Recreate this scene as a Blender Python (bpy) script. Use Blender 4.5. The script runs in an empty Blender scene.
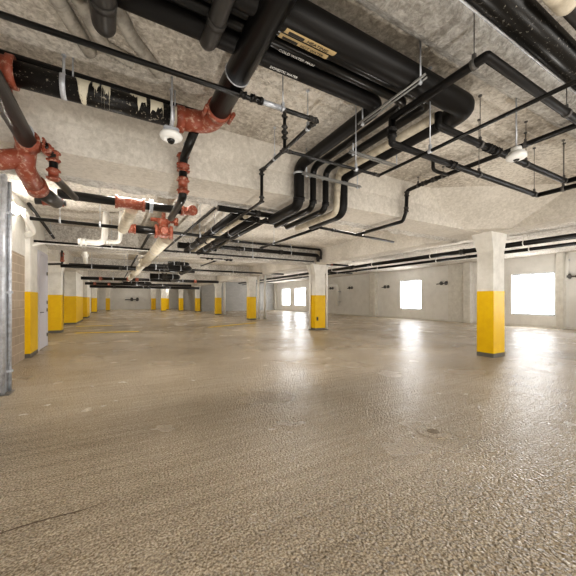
import bpy, bmesh, math, random
from mathutils import Vector, Matrix, noise
random.seed(7)
C = bpy.context.scene.collection
H = 1.4            # eye height
ZC = 3.7           # slab underside
ZB = 3.04          # beam underside
F = 302.0; YAW = math.radians(29.1)
S_, C_ = math.sin(YAW), math.cos(YAW)

def at(px, py, z=None, x=None, y=None):
    """survey helper: bearing/elevation reading + one known plane (height, x or y) -> metric point"""
    l = (px-288)/F; v = (300-py)/F
    dx = S_+l*C_; dy = C_-l*S_
    if z is not None: d = (z-H)/v
    elif x is not None: d = x/dx
    else: d = y/dy
    return Vector((dx*d, dy*d, H+v*d))

# ------------------------------------------------------------------ materials
def mat(name, col, rough=.6, metal=0, vary=None, bump=None, spec=.5, emit=None, coat=0):
    m = bpy.data.materials.new(name); m.use_nodes = True
    nt = m.node_tree; N = nt.nodes; L = nt.links; b = N['Principled BSDF']
    b.inputs['Base Color'].default_value = (*col, 1); b.inputs['Roughness'].default_value = rough
    b.inputs['Metallic'].default_value = metal; b.inputs['Specular IOR Level'].default_value = spec
    b.inputs['Coat Weight'].default_value = coat
    tc = N.new('ShaderNodeTexCoord')
    geo = N.new('ShaderNodeNewGeometry')
    if vary:                                   # (scale, col2, lo, hi)
        n = N.new('ShaderNodeTexNoise'); n.inputs['Scale'].default_value = vary[0]; n.inputs['Detail'].default_value = 8
        n.inputs['Roughness'].default_value = .65
        L.new(geo.outputs['Position'], n.inputs['Vector'])
        r = N.new('ShaderNodeValToRGB'); r.color_ramp.elements[0].position = vary[2]; r.color_ramp.elements[1].position = vary[3]
        r.color_ramp.elements[0].color = (*vary[1], 1); r.color_ramp.elements[1].color = (*col, 1)
        L.new(n.outputs['Fac'], r.inputs['Fac']); L.new(r.outputs['Color'], b.inputs['Base Color'])
    if bump:                                   # (scale, strength, distance)
        n2 = N.new('ShaderNodeTexNoise'); n2.inputs['Scale'].default_value = bump[0]; n2.inputs['Detail'].default_value = 6
        L.new(geo.outputs['Position'], n2.inputs['Vector'])
        bp = N.new('ShaderNodeBump'); bp.inputs['Strength'].default_value = bump[1]; bp.inputs['Distance'].default_value = bump[2]
        L.new(n2.outputs['Fac'], bp.inputs['Height']); L.new(bp.outputs['Normal'], b.inputs['Normal'])
    if emit:
        b.inputs['Emission Color'].default_value = (*emit[0], 1); b.inputs['Emission Strength'].default_value = emit[1]
    return m

M = {}
def concrete(name, light, dark, bumpd):
    m = bpy.data.materials.new(name); m.use_nodes = True
    nt = m.node_tree; N = nt.nodes; L = nt.links; b = N['Principled BSDF']
    b.inputs['Roughness'].default_value = .8; b.inputs['Specular IOR Level'].default_value = .25
    geo = N.new('ShaderNodeNewGeometry')
    big = N.new('ShaderNodeTexNoise'); big.inputs['Scale'].default_value = .9; big.inputs['Detail'].default_value = 3
    med = N.new('ShaderNodeTexNoise'); med.inputs['Scale'].default_value = 17; med.inputs['Detail'].default_value = 10; med.inputs['Roughness'].default_value = .7
    med.inputs['Distortion'].default_value = .6
    for n in (big, med): L.new(geo.outputs['Position'], n.inputs['Vector'])
    mx = N.new('ShaderNodeMath'); mx.operation = 'MULTIPLY_ADD'; mx.inputs[1].default_value = .35
    L.new(big.outputs['Fac'], mx.inputs[0]); 
    m2 = N.new('ShaderNodeMath'); m2.operation = 'MULTIPLY'; m2.inputs[1].default_value = .65
    L.new(med.outputs['Fac'], m2.inputs[0]); L.new(m2.outputs[0], mx.inputs[2])
    r = N.new('ShaderNodeValToRGB'); r.color_ramp.elements[0].position = .41; r.color_ramp.elements[1].position = .59
    r.color_ramp.elements[0].color = (*dark, 1); r.color_ramp.elements[1].color = (*light, 1)
    L.new(mx.outputs[0], r.inputs['Fac']); L.new(r.outputs['Color'], b.inputs['Base Color'])
    fin = N.new('ShaderNodeTexNoise'); fin.inputs['Scale'].default_value = 40; fin.inputs['Detail'].default_value = 8; fin.inputs['Roughness'].default_value = .6
    L.new(geo.outputs['Position'], fin.inputs['Vector'])
    bp = N.new('ShaderNodeBump'); bp.inputs['Strength'].default_value = .8; bp.inputs['Distance'].default_value = bumpd
    L.new(fin.outputs['Fac'], bp.inputs['Height']); L.new(bp.outputs['Normal'], b.inputs['Normal'])
    return m
M['ceil'] = concrete('sprayed_concrete', (.87, .825, .755), (.43, .39, .335), .035)
M['beam'] = concrete('beam_concrete', (.74, .70, .64), (.56, .525, .47), .012)
M['rough'] = concrete('rough_white', (.95, .93, .89), (.48, .45, .41), .08)
M['white'] = mat('white_paint', (.93, .92, .89), .55, vary=(2, (.84, .83, .80), .3, .65), bump=(30, .2, .003))
M['colw'] = mat('column_white', (.88, .86, .81), .6, vary=(4, (.72, .70, .65), .3, .65), bump=(25, .4, .006))
M['yellow'] = mat('yellow_paint', (.93, .61, .0), .4, vary=(6, (.86, .53, .0), .3, .65), bump=(30, .2, .003))
M['greybase'] = mat('grey_base', (.16, .15, .135), .6)
M['black'] = mat('black_iron', (.008, .0075, .007), .28, spec=.4, bump=(40, .15, .002))
M['blackm'] = mat('black_insulation', (.009, .008, .0075), .45, spec=.28, bump=(60, .3, .002))
M['drab'] = mat('dark_grey_pipe', (.04, .037, .034), .4, spec=.35, bump=(50, .2, .002))
M['speck'] = mat('speckled_iron', (.009, .008, .007), .4, spec=.3, vary=(38, (.30, .27, .22), .37, .40))
M['red'] = mat('red_oxide', (.27, .07, .038), .42, vary=(24, (.48, .31, .24), .36, .47), bump=(60, .4, .004))
M['tan'] = mat('tan_pipe', (.62, .56, .45), .5, vary=(8, (.42, .37, .29), .35, .6))
M['whitepipe'] = mat('white_pipe', (.93, .92, .88), .4)
M['galv'] = mat('galvanised', (.66, .69, .74), .38, metal=.45, vary=(12, (.4, .41, .44), .3, .6))
M['drywhite'] = mat('dripped_compound', (.62, .58, .47), .7)
M['plastic'] = mat('white_plastic', (.8, .8, .78), .35)
M['lens'] = mat('black_lens', (.01, .01, .01), .12)
M['label'] = mat('tan_label', (.55, .42, .22), .6)
M['ink'] = mat('label_ink', (.03, .025, .02), .6)
M['inkw'] = mat('white_ink', (.8, .8, .78), .6)
M['door'] = mat('door_paint', (.62, .61, .66), .4)
M['window'] = mat('window_light', (.9, .93, 1), .3, emit=((.95, .97, 1), 9.5))
M['steel'] = mat('dark_frame', (.12, .12, .12), .4)
M['line'] = mat('yellow_line', (.95, .66, .02), .5, vary=(5, (.75, .52, .08), .3, .5))
M['drainm'] = mat('drain_metal', (.30, .24, .17), .5, vary=(40, (.16, .12, .08), .4, .6))
M['glow'] = mat('lamp_diffuser', (1, 1, 1), .4, emit=((1, .95, .88), 70))
M['strut'] = mat('strut_grey', (.30, .30, .29), .5, metal=.3)
M['rodm'] = mat('dull_rod', (.10, .095, .09), .5)
M['ink2'] = mat('crack', (.12, .08, .05), .8)
M['tube'] = mat('fill_lamp_tube', (1, 1, 1), .4, emit=((1, .96, .9), 14))

def block_mat(name, c, mortar, bw=.4, bh=.2):
    m = bpy.data.materials.new(name); m.use_nodes = True
    nt = m.node_tree; N = nt.nodes; L = nt.links; b = N['Principled BSDF']; b.inputs['Roughness'].default_value = .7
    geo = N.new('ShaderNodeNewGeometry'); sp = N.new('ShaderNodeSeparateXYZ'); L.new(geo.outputs['Position'], sp.inputs[0])
    ad = N.new('ShaderNodeMath'); ad.operation = 'ADD'; L.new(sp.outputs[0], ad.inputs[0]); L.new(sp.outputs[1], ad.inputs[1])
    cb = N.new('ShaderNodeCombineXYZ'); L.new(ad.outputs[0], cb.inputs[0]); L.new(sp.outputs[2], cb.inputs[1])
    br = N.new('ShaderNodeTexBrick'); br.inputs['Scale'].default_value = 1; br.inputs['Brick Width'].default_value = bw
    br.inputs['Row Height'].default_value = bh; br.inputs['Mortar Size'].default_value = .009
    br.inputs['Color1'].default_value = (*c, 1); br.inputs['Color2'].default_value = (c[0]*.88, c[1]*.88, c[2]*.88, 1); br.inputs['Mortar'].default_value = (*mortar, 1)
    L.new(cb.outputs[0], br.inputs['Vector']); L.new(br.outputs['Color'], b.inputs['Base Color'])
    bp = N.new('ShaderNodeBump'); bp.inputs['Strength'].default_value = .6; bp.inputs['Distance'].default_value = .008; bp.invert = True
    L.new(br.outputs['Fac'], bp.inputs['Height']); L.new(bp.outputs['Normal'], b.inputs['Normal'])
    return m
M['block'] = block_mat('tan_block', (.52, .43, .34), (.66, .58, .49))
M['gblock'] = block_mat('grey_block', (.46, .45, .43), (.36, .35, .33))

def floor_mat():
    m = bpy.data.materials.new('pebbled_floor_coating'); m.use_nodes = True
    nt = m.node_tree; N = nt.nodes; L = nt.links; b = N['Principled BSDF']
    geo = N.new('ShaderNodeNewGeometry')
    def nz(s, d=4, dist=0):
        n = N.new('ShaderNodeTexNoise'); n.inputs['Scale'].default_value = s; n.inputs['Detail'].default_value = d
        n.inputs['Distortion'].default_value = dist; L.new(geo.outputs['Position'], n.inputs['Vector']); return n
    big = nz(.45, 5, 0)
    r = N.new('ShaderNodeValToRGB'); r.color_ramp.elements[0].position = .35; r.color_ramp.elements[1].position = .65
    r.color_ramp.elements[0].color = (.47, .40, .30, 1); r.color_ramp.elements[1].color = (.65, .565, .45, 1)
    L.new(big.outputs['Fac'], r.inputs['Fac'])
    fine = nz(75, 4)
    r2 = N.new('ShaderNodeValToRGB'); r2.color_ramp.elements[0].position = .40; r2.color_ramp.elements[1].position = .58
    r2.color_ramp.elements[0].color = (.58, .54, .48, 1); r2.color_ramp.elements[1].color = (1.15, 1.15, 1.15, 1)
    L.new(fine.outputs['Fac'], r2.inputs['Fac'])
    mx = N.new('ShaderNodeMixRGB'); mx.blend_type = 'MULTIPLY'; mx.inputs[0].default_value = 1
    L.new(r.outputs['Color'], mx.inputs[1]); L.new(r2.outputs['Color'], mx.inputs[2]); L.new(mx.outputs[0], b.inputs['Base Color'])
    # worn, smoother tracks
    tr = nz(.8, 4, .1)
    r3 = N.new('ShaderNodeValToRGB'); r3.color_ramp.elements[0].position = .4; r3.color_ramp.elements[1].position = .62
    r3.color_ramp.elements[0].color = (.20, .20, .20, 1); r3.color_ramp.elements[1].color = (.28, .28, .28, 1)
    L.new(tr.outputs['Fac'], r3.inputs['Fac']); L.new(r3.outputs['Color'], b.inputs['Roughness'])
    b.inputs['Specular IOR Level'].default_value = .7
    mp = N.new('ShaderNodeMapping'); mp.inputs['Scale'].default_value = (.5, 9, 1); mp.inputs['Rotation'].default_value = (0, 0, .05)
    L.new(geo.outputs['Position'], mp.inputs['Vector'])
    tw = N.new('ShaderNodeTexNoise'); tw.inputs['Scale'].default_value = 1.6; tw.inputs['Detail'].default_value = 5; tw.inputs['Roughness'].default_value = .6
    L.new(mp.outputs[0], tw.inputs['Vector'])
    r4 = N.new('ShaderNodeValToRGB'); r4.color_ramp.elements[0].position = .35; r4.color_ramp.elements[1].position = .6
    r4.color_ramp.elements[0].color = (.80, .78, .76, 1); r4.color_ramp.elements[1].color = (1.05, 1.05, 1.05, 1)
    L.new(tw.outputs['Fac'], r4.inputs['Fac'])
    mx2 = N.new('ShaderNodeMixRGB'); mx2.blend_type = 'MULTIPLY'; mx2.inputs[0].default_value = .7
    L.new(mx.outputs[0], mx2.inputs[1]); L.new(r4.outputs['Color'], mx2.inputs[2]); L.new(mx2.outputs[0], b.inputs['Base Color'])
    vo = N.new('ShaderNodeTexVoronoi'); vo.feature = 'SMOOTH_F1'; vo.inputs['Scale'].default_value = 54; vo.inputs['Smoothness'].default_value = .8
    wob = nz(14, 2)
    va = N.new('ShaderNodeVectorMath'); va.operation = 'MULTIPLY_ADD'; va.inputs[1].default_value = (.04, .04, .04)
    L.new(wob.outputs['Color'], va.inputs[0]); L.new(geo.outputs['Position'], va.inputs[2]); L.new(va.outputs[0], vo.inputs['Vector'])
    b1 = N.new('ShaderNodeBump'); b1.inputs['Strength'].default_value = 1.0; b1.inputs['Distance'].default_value = .03; b1.invert = True
    L.new(vo.outputs['Distance'], b1.inputs['Height'])
    und = nz(16, 3, 0)
    b2 = N.new('ShaderNodeBump'); b2.inputs['Strength'].default_value = .42; b2.inputs['Distance'].default_value = .02
    L.new(und.outputs['Fac'], b2.inputs['Height']); L.new(b1.outputs['Normal'], b2.inputs['Normal'])
    b3 = N.new('ShaderNodeBump'); b3.inputs['Strength'].default_value = .12; b3.inputs['Distance'].default_value = .01
    L.new(tw.outputs['Fac'], b3.inputs['Height']); L.new(b2.outputs['Normal'], b3.inputs['Normal']); L.new(b3.outputs['Normal'], b.inputs['Normal'])
    return m
M['floor'] = floor_mat()

# ------------------------------------------------------------------ mesh helpers
class MB:
    def __init__(s): s.bm = bmesh.new()
    def box(s, x0, x1, y0, y1, z0, z1, bev=0):
        vs = [s.bm.verts.new((x, y, z)) for z in (z0, z1) for y in (y0, y1) for x in (x0, x1)]
        fs = [(0,2,3,1),(4,5,7,6),(0,1,5,4),(2,6,7,3),(0,4,6,2),(1,3,7,5)]
        ff = [s.bm.faces.new([vs[i] for i in f]) for f in fs]
        if bev:
            es = list({e for f in ff for e in f.edges})
            bmesh.ops.bevel(s.bm, geom=es, offset=bev, segments=2, affect='EDGES')
        return s
    def prism(s, sections):
        """stack of (z, x0, x1, y0, y1) rectangles joined"""
        rings = []
        for z, x0, x1, y0, y1 in sections:
            rings.append([s.bm.verts.new(p) for p in ((x0,y0,z),(x1,y0,z),(x1,y1,z),(x0,y1,z))])
        for a, b in zip(rings, rings[1:]):
            for i in range(4): s.bm.faces.new((a[i], a[(i+1)%4], b[(i+1)%4], b[i]))
        s.bm.faces.new(rings[0][::-1]); s.bm.faces.new(rings[-1]); return s
    def tube(s, pts, r, seg=16, bend=0, caps=True, rf=None):
        pts = [Vector(p) for p in pts]
        if bend:
            out = [pts[0]]
            for i in range(1, len(pts)-1):
                a, b, c = pts[i-1], pts[i], pts[i+1]
                u = (a-b).normalized(); w = (c-b).normalized()
                k = min(bend, (a-b).length*.49, (c-b).length*.49)
                n = 6
                for j in range(n+1):
                    t = j/n; p = b+u*k; q = b+w*k
                    out.append(p*(1-t)**2 + b*2*t*(1-t) + q*t*t)
            out.append(pts[-1]); pts = out
        T = []
        for i in range(len(pts)):
            a = pts[max(i-1,0)]; b = pts[min(i+1,len(pts)-1)]
            T.append((b-a).normalized())
        up = Vector((0,0,1)) if abs(T[0].z) < .9 else Vector((1,0,0))
        n = (up - T[0]*up.dot(T[0])).normalized(); rings = []
        for i, p in enumerate(pts):
            n = (n - T[i]*n.dot(T[i])).normalized(); bn = T[i].cross(n)
            rr = rf(i/(len(pts)-1))*r if rf else (r[i] if isinstance(r, (list, tuple)) else r)
            rings.append([s.bm.verts.new(p + (n*math.cos(2*math.pi*k/seg) + bn*math.sin(2*math.pi*k/seg))*rr) for k in range(seg)])
        for a, b in zip(rings, rings[1:]):
            for i in range(seg): 
                f = s.bm.faces.new((a[i], a[(i+1)%seg], b[(i+1)%seg], b[i])); f.smooth = True
        if caps: s.bm.faces.new(rings[0][::-1]); s.bm.faces.new(rings[-1])
        return s
    def cyl(s, a, b, r, seg=16): return s.tube([a, b], r, seg)
    def prof(s, a, b, profile, seg=20):
        """lathe along a->b: profile of (t, r)"""
        a = Vector(a); b = Vector(b)
        return s.tube([a+(b-a)*t + (b-a).normalized()*1e-5*i for i, (t, r) in enumerate(profile)], [r for t, r in profile], seg)
    def band(s, p, axis, r, w=.04, th=.006):
        """open strap round a pipe"""
        p = Vector(p); ax = Vector(axis).normalized()
        a, b = p-ax*w/2, p+ax*w/2
        return s.tube([a, b], r+th, 20)
    def sphere(s, c, r, sc=(1,1,1)):
        mtx = Matrix.Translation(c) @ Matrix.Diagonal((*sc, 1))
        g = bmesh.ops.create_uvsphere(s.bm, u_segments=20, v_segments=12, radius=r, matrix=mtx)
        for v in g['verts']:
            for f in v.link_faces: f.smooth = True
        return s
    def build(s, name, m, parent=None, **kw):
        me = bpy.data.meshes.new(name); bmesh.ops.recalc_face_normals(s.bm, faces=s.bm.faces[:]); s.bm.to_mesh(me); s.bm.free()
        o = bpy.data.objects.new(name, me); C.objects.link(o); me.materials.append(m if not isinstance(m, str) else M[m])
        if parent:
            o.parent = parent
            o.matrix_parent_inverse = Matrix.Translation(parent.location).inverted() @ Matrix.Identity(4) if parent.parent is None and parent.type == 'EMPTY' else Matrix.Identity(4)
        for k, v in kw.items(): o[k] = v
        return o

def thing(name, label, cat, loc=(0,0,0), group=None):
    o = bpy.data.objects.new(name, None); o.empty_display_size = .2; C.objects.link(o)
    o.location = loc; o['label'] = label; o['category'] = cat
    if group: o['group'] = group
    return o
def tag(o, label, cat, group=None):
    o['label'] = label; o['category'] = cat
    if group: o['group'] = group
    return o
def struct(name, mb, m): return mb.build(name, m, kind='structure')

X, Y, Z = Vector((1,0,0)), Vector((0,1,0)), Vector((0,0,1))

# --- pipe fittings (all children of a pipe thing)
def coupling(par, p, ax, r, m='red', L=.14, name='coupling'):
    p = Vector(p); ax = Vector(ax).normalized()
    mb = MB()
    a, b = p-ax*L/2, p+ax*L/2
    mb.prof(a, b, [(0, r*1.05), (0, r*1.3), (.22, r*1.3), (.22, r*1.14), (.78, r*1.14), (.78, r*1.3), (1, r*1.3), (1, r*1.05)])
    sd = ax.cross(Z) if abs(ax.z) < .9 else X
    sd = sd.normalized()
    for sg in (-1, 1):                       # bolt lugs
        for t in (-.32, .32):
            c = p + sd*sg*r*1.32 + ax*t*L
            mb.cyl(c-Z.cross(sd)*0 - (ax.cross(sd))*r*.45, c + (ax.cross(sd))*r*.45, max(.012, r*.16), 8)
    return mb.build(name, m, par)
def elbow(par, a, corner, c, r, m='red', k=None, name='elbow'):
    a, corner, c = Vector(a), Vector(corner), Vector(c)
    u = (a-corner).normalized(); w = (c-corner).normalized(); k = k or r*2.2
    mb = MB(); pts = [corner+u*k, corner, corner+w*k]
    mb.tube(pts, r*1.12, 18, bend=k*.9)
    mb.prof(pts[0]-u*.25*k, pts[0]+u*.18*k, [(0, r*1.1), (0, r*1.38), (1, r*1.38), (1, r*1.1)])
    mb.prof(pts[2]-w*.25*k, pts[2]+w*.18*k, [(0, r*1.1), (0, r*1.38), (1, r*1.38), (1, r*1.1)])
    return mb.build(name, m, par)
def hanger(par, p, ax, r, top=ZC, m='galv', rod=.006, w=.035, name='hanger', gap=None):
    p = Vector(p); ax = Vector(ax)
    mb = MB(); mb.band(p, ax, r, w)
    sd = ax.cross(Z).normalized()
    if gap:
        for sg in (-1, 1): mb.cyl(p+sd*sg*(r+.01), Vector((*(p+sd*sg*(r+.01)).xy, top)), rod, 8)
    else:
        mb.cyl(p+Z*r, Vector((p.x, p.y, top)), rod, 8)
    mb.box(p.x-.012, p.x+.012, p.y-.012, p.y+.012, p.z+r, p.z+r+.045)
    mb.cyl((p.x, p.y, top-.012), (p.x, p.y, top), .02, 10)
    return mb.build(name, m, par)
def pipe(name, label, cat, pts, r, m='black', bend=None, group=None, hangers=(), couplings=(), cm='red', hm='galv', seg=16, top=ZC, rod=.006):
    pts = [Vector(p) for p in pts]
    t = thing(name, label, cat, pts[0], group)
    MB().tube(pts, r, seg, bend=bend if bend is not None else r*2).build('pipe', m, t)
    for h in hangers:                       # (segment index, fraction)
        a, b = pts[h[0]], pts[h[0]+1]; p = a.lerp(b, h[1])
        hanger(t, p, (b-a).normalized(), r, top, hm, rod)
    for c in couplings:
        a, b = pts[c[0]], pts[c[0]+1]; p = a.lerp(b, c[1]); coupling(t, p, (b-a), r, cm, L=max(.09, r*1.8))
    return t

# ------------------------------------------------------------------ structure
YF, YW = 52.0, 37.5
XR, XL = 18.9, -2.0
struct('floor', MB().box(-3.2, 20, -7, YF+.5, -.25, 0), 'floor')
def ceiling():
    mb = MB(); mb.box(-3.2, 20, -7, YF+.5, ZC, ZC+.25); return mb
struct('ceiling', ceiling(), 'ceil')

def rough_box(name, x0, x1, y0, y1, z0, z1, step, amp, m, far_only=False):
    """drop beam with a lumpy sprayed underside edge"""
    bm = bmesh.new()
    nx = max(1, int((x1-x0)/step)); ny = max(1, int((y1-y0)/step)); nz = max(1, int((z1-z0)/step))
    mb = MB(); b = mb.bm; grid = {}
    def V(i, j, k):
        key = (i, j, k)
        if key not in grid:
            p = Vector((x0+(x1-x0)*i/nx, y0+(y1-y0)*j/ny, z0+(z1-z0)*k/nz))
            e = 1.0 if k == 0 else (.35 if k < nz else 0)
            edge = 2.2 if (k == 0 and (j in (0, ny) or i in (0, nx))) else 1
            if far_only: edge = 2.6 if (k == 0 and j >= ny-1) else .18
            d = noise.fractal(p*4, 1, 2, 4)*amp*e*edge
            p.z += d*(1 if k == 0 else .2)
            if j in (0, ny): p.y += noise.fractal(p*5+Vector((9, 3, 1)), 1, 2, 4)*amp*e*(.8 if not far_only or j else .15)
            if i in (0, nx): p.x += noise.fractal(p*5+Vector((2, 8, 4)), 1, 2, 4)*amp*e*.8
            grid[key] = b.verts.new(p)
        return grid[key]
    def q(*k): b.faces.new([V(*x) for x in k])
    for i in range(nx):
        for j in range(ny): q((i,j,0),(i,j+1,0),(i+1,j+1,0),(i+1,j,0))
        for k in range(nz):
            q((i,0,k),(i+1,0,k),(i+1,0,k+1),(i,0,k+1)); q((i,ny,k),(i,ny,k+1),(i+1,ny,k+1),(i+1,ny,k))
    for j in range(ny):
        for k in range(nz):
            q((0,j,k),(0,j,k+1),(0,j+1,k+1),(0,j+1,k)); q((nx,j,k),(nx,j+1,k),(nx,j+1,k+1),(nx,j,k+1))
    o = mb.build(name, m, kind='structure')
    return o
B1a, B1b = 4.15, 5.2
n = 1
beam = rough_box('trim_1', -2.6, 8.3, B1a, B1b, ZB, ZC+.01, .07, .022, 'beam', True)
beam.data.materials.append(M['rough'])
for p in beam.data.polygons:
    if p.center.z < ZB+.05 and p.center.y > B1b-.3: p.material_index = 1
# splayed haunch on the near face of the first beam
hb = MB()
vs = []
for x in (-2.6, 8.0):
    vs.append([hb.bm.verts.new(p) for p in ((x, B1a+.01, ZC-.33), (x, B1a-.16, ZC+.01), (x, B1a+.02, ZC+.01))])
for i in range(3): hb.bm.faces.new((vs[0][i], vs[0][(i+1)%3], vs[1][(i+1)%3], vs[1][i]))
hb.bm.faces.new(vs[0]); hb.bm.faces.new(vs[1][::-1])
struct('trim_2', hb, 'beam')
# diagonal haunch where the beam meets the girder over the near column
hc = MB(); hv = [hc.bm.verts.new(p) for p in ((5.3, 4.16, ZC+.01), (7.86, 2.4, ZC+.01), (7.0, 4.16, ZB+.01), (7.86, 3.55, ZB+.01), (7.9, 4.18, ZC+.01), (7.9, 4.18, ZB+.01))]
for f in ((0,1,3,2), (0,2,5,4), (1,4,5,3), (2,3,5), (0,4,1)): hc.bm.faces.new([hv[i] for i in f])
struct('trim_40', hc, 'beam')
k = 3
for yb in (11.55, 19.6, 27.7, 36.0, 44.0):
    o = rough_box('trim_%d' % k, -2.8, 8.3, yb, yb+.9, ZB+.02, ZC+.01, .25, .02, 'rough'); k += 1
for (x0, x1) in ((7.85, 8.4), (-2.95, -2.15)):
    o = rough_box('trim_%d' % k, x0, x1, -6.8 if x0 > 0 else 12, 44, ZB+.01, ZC+.01, .14, .015, 'beam'); k += 1
# pale ridge of overspray in the slab above the pipe bundle
rb = MB(); rs = []
for x in (-1.5, 3.2, 4.0, 9.0):
    rs.append([rb.bm.verts.new(p) for p in ((x, 1.30, ZC+.02), (x, 1.42, ZC-.09), (x, 1.66, ZC-.09), (x, 1.8, ZC+.02))])
for a, b in zip(rs, rs[1:]):
    for i in range(4): rb.bm.faces.new((a[i], a[(i+1)%4], b[(i+1)%4], b[i]))
rb.bm.faces.new(rs[0]); rb.bm.faces.new(rs[-1][::-1])
struct('trim_%d' % k, rb, 'rough'); k += 1

# left walls
struct('wall_left_near', MB().box(-2.9, -1.58, -6.8, 6.1, 0, ZC), 'white')
struct('wall_left', MB().box(-3.2, -2.0, 6.1, 11.95, 0, ZC), 'block')
struct('trim_%d' % k, MB().box(-2.2, -1.985, 6.1, 11.96, 2.45, ZC, .005), 'colw'); k += 1
struct('wall_left_far', MB().box(-3.2, -2.8, 11.95, YF, 0, ZC), 'white')
struct('wall_end', MB().box(-3.2, 8.6, YF, YF+.3, 0, ZC), 'white')
struct('wall_back_block', MB().box(8.6, XR+.4, YW, YW+.3, 0, ZC), 'gblock')
struct('wall_inner', MB().box(8.4, 8.7, YW, YF, 0, ZC), 'gblock')

# right wall with openings
wins = []
def wy(px): return at(px, 300, x=XR).y
W = [(wy(554.5), wy(511.5), .62, 2.80), (wy(421), wy(400.5), .72, 2.86), (wy(305.5), wy(294.5), .72, 2.86), (wy(290), wy(282), .72, 2.86)]
W += [(-1.6, .9, .62, 2.8)]
W = sorted([(min(a,b), max(a,b), c, d) for a, b, c, d in W])
wr = MB(); y0 = -6.8
for a, b, c, d in W:
    wr.box(XR, XR+.4, y0, a, 0, ZC); wr.box(XR, XR+.4, a, b, 0, c); wr.box(XR, XR+.4, a, b, d, ZC); y0 = b
wr.box(XR, XR+.4, y0, YW, 0, ZC)
struct('wall_right', wr, 'white')
for i, (a, b, c, d) in enumerate(W):
    fr = MB(); t = .05
    for q in ((a, a+t, c, d), (b-t, b, c, d), (a, b, c, c+t), (a, b, d-t, d)): fr.box(XR+.1, XR+.2, q[0], q[1], q[2], q[3])
    f = fr.build('window_%d' % (i+1), 'steel', kind='structure')
    MB().box(XR+.14, XR+.16, a+t*.9, b-t*.9, c+t*.9, d-t*.9).build('pane', 'window', f)
# pilasters on the right wall
for px0, px1, dep in ((556, 563, .35), (463, 470, .35), (448, 463, .12), (369, 375, .3), (272, 275, .3)):
    a, b = sorted((at(px0, 300, x=XR-dep).y, at(px1, 300, x=XR-dep).y))
    struct('trim_%d' % k, MB().box(XR-dep, XR+.05, a, b, 0, ZC, .01), 'colw'); k += 1
struct('baseboard_right', MB().box(XR-.03, XR+.02, -6.8, YW, 0, .1), 'colw')

# ------------------------------------------------------------------ columns
YT = 1.62
def column(cx, cy, label, wx=.5, wy_=.5, group=None, band='yellow', cap=True, chip=False):
    t = thing('concrete_column', label, 'column', (cx, cy, 0), group)
    hx, hy = wx/2, wy_/2
    sec = [(0, cx-hx, cx+hx, cy-hy, cy+hy), (ZB-.45, cx-hx, cx+hx, cy-hy, cy+hy)]
    if cap: sec += [(ZB-.12, cx-hx-.1, cx+hx+.06, cy-hy-.02, cy+hy+.05), (ZB+.02, cx-hx-.12, cx+hx+.08, cy-hy-.02, cy+hy+.08)]
    else: sec += [(ZB+.02, cx-hx, cx+hx, cy-hy, cy+hy)]
    MB().prism(sec).build('shaft', 'colw', t)
    MB().box(cx-hx-.006, cx+hx+.006, cy-hy-.006, cy+hy+.006, .1, YT, .004).build('painted_band', band, t)
    MB().box(cx-hx-.009, cx+hx+.009, cy-hy-.009, cy+hy+.009, 0, .1, .004).build('base_band', 'greybase', t)
    return t
c1 = column(8.13, 4.15, 'large near column at right, lower half painted bright yellow', .50, .38)
c2 = column(8.15, 11.8, 'yellow-banded column in mid distance with white conduits on its sides', .56, .5)
c3 = column(8.15, 20.0, 'yellow-banded column standing beside two slim white floor-to-ceiling pipes')
c4 = column(8.12, 28.2, 'yellow-banded white column in front of the grey block back wall')
column(8.0, 36.3, 'distant yellow-banded column at the corner end of the grey block wall')
column(6.75, 40, 'far yellow-banded column second from the right in the distant cluster', .5, .5)
column(4.7, 40, 'far bright yellow column in the middle of the distant cluster', .55, .5)
column(4.0, 45, 'far orange-toned column at the left end of the distant cluster', .55, .5)
column(5.9, 46, 'far narrow dim column between two brighter ones in the distant cluster', .4, .4)
column(-2.48, 16.35, 'broad yellow-painted column beside the grey door on the left', .56, .5)
column(-2.48, 22.9, 'long yellow pier second along the left wall beyond the door', .56, 3.6, cap=False)
column(-2.5, 28.8, 'dim yellow pier third along the left wall', .6, 2.2, cap=False)
column(-1.35, 45, 'tiny yellow-banded column far away in front of the end wall', .45, .45)
column(-2.5, 40, 'distant yellow-banded column close to the far left wall', .5, .5)
# engaged pier in the left wall
a, b = at(28.5, 300, x=-1.93).y, at(36, 300, x=-1.93).y
t = thing('wall_pier', 'slim yellow-painted pier against the tan block wall before the door', 'column', (-1.95, (a+b)/2, 0))
MB().box(-2.02, -1.90, a, b, 0, ZC-.3, .01).build('shaft', 'colw', t)
MB().box(-2.01, -1.893, a-.01, b+.01, .1, YT-.02, .004).build('painted_band', 'yellow', t)
MB().box(-2.01, -1.89, a-.012, b+.012, 0, .1, .004).build('base_band', 'greybase', t)
# door
a, b = at(37, 300, x=-2).y, at(45, 300, x=-2).y
d = MB().box(-1.995, -1.955, a, b, .01, 2.7, .004).build('door_1', 'door', kind='structure')
fr = MB()
for q in ((a-.06, a, 0, 2.78), (b, b+.06, 0, 2.78), (a, b, 2.7, 2.78)): fr.box(-2.0, -1.94, *q)
fr.build('door_frame', 'door', d)
for z in (.35, 1.1, 1.33, 2.2): MB().cyl((-1.945, b-.03, z-.05), (-1.945, b-.03, z+.05), .02, 8).build('hinge', 'steel', d)
MB().cyl((-1.95, a+.1, 1.05), (-1.89, a+.1, 1.05), .012).cyl((-1.89, a+.1, 1.05), (-1.89, a+.22, 1.05), .012).build('door_handle', 'steel', d)

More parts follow.
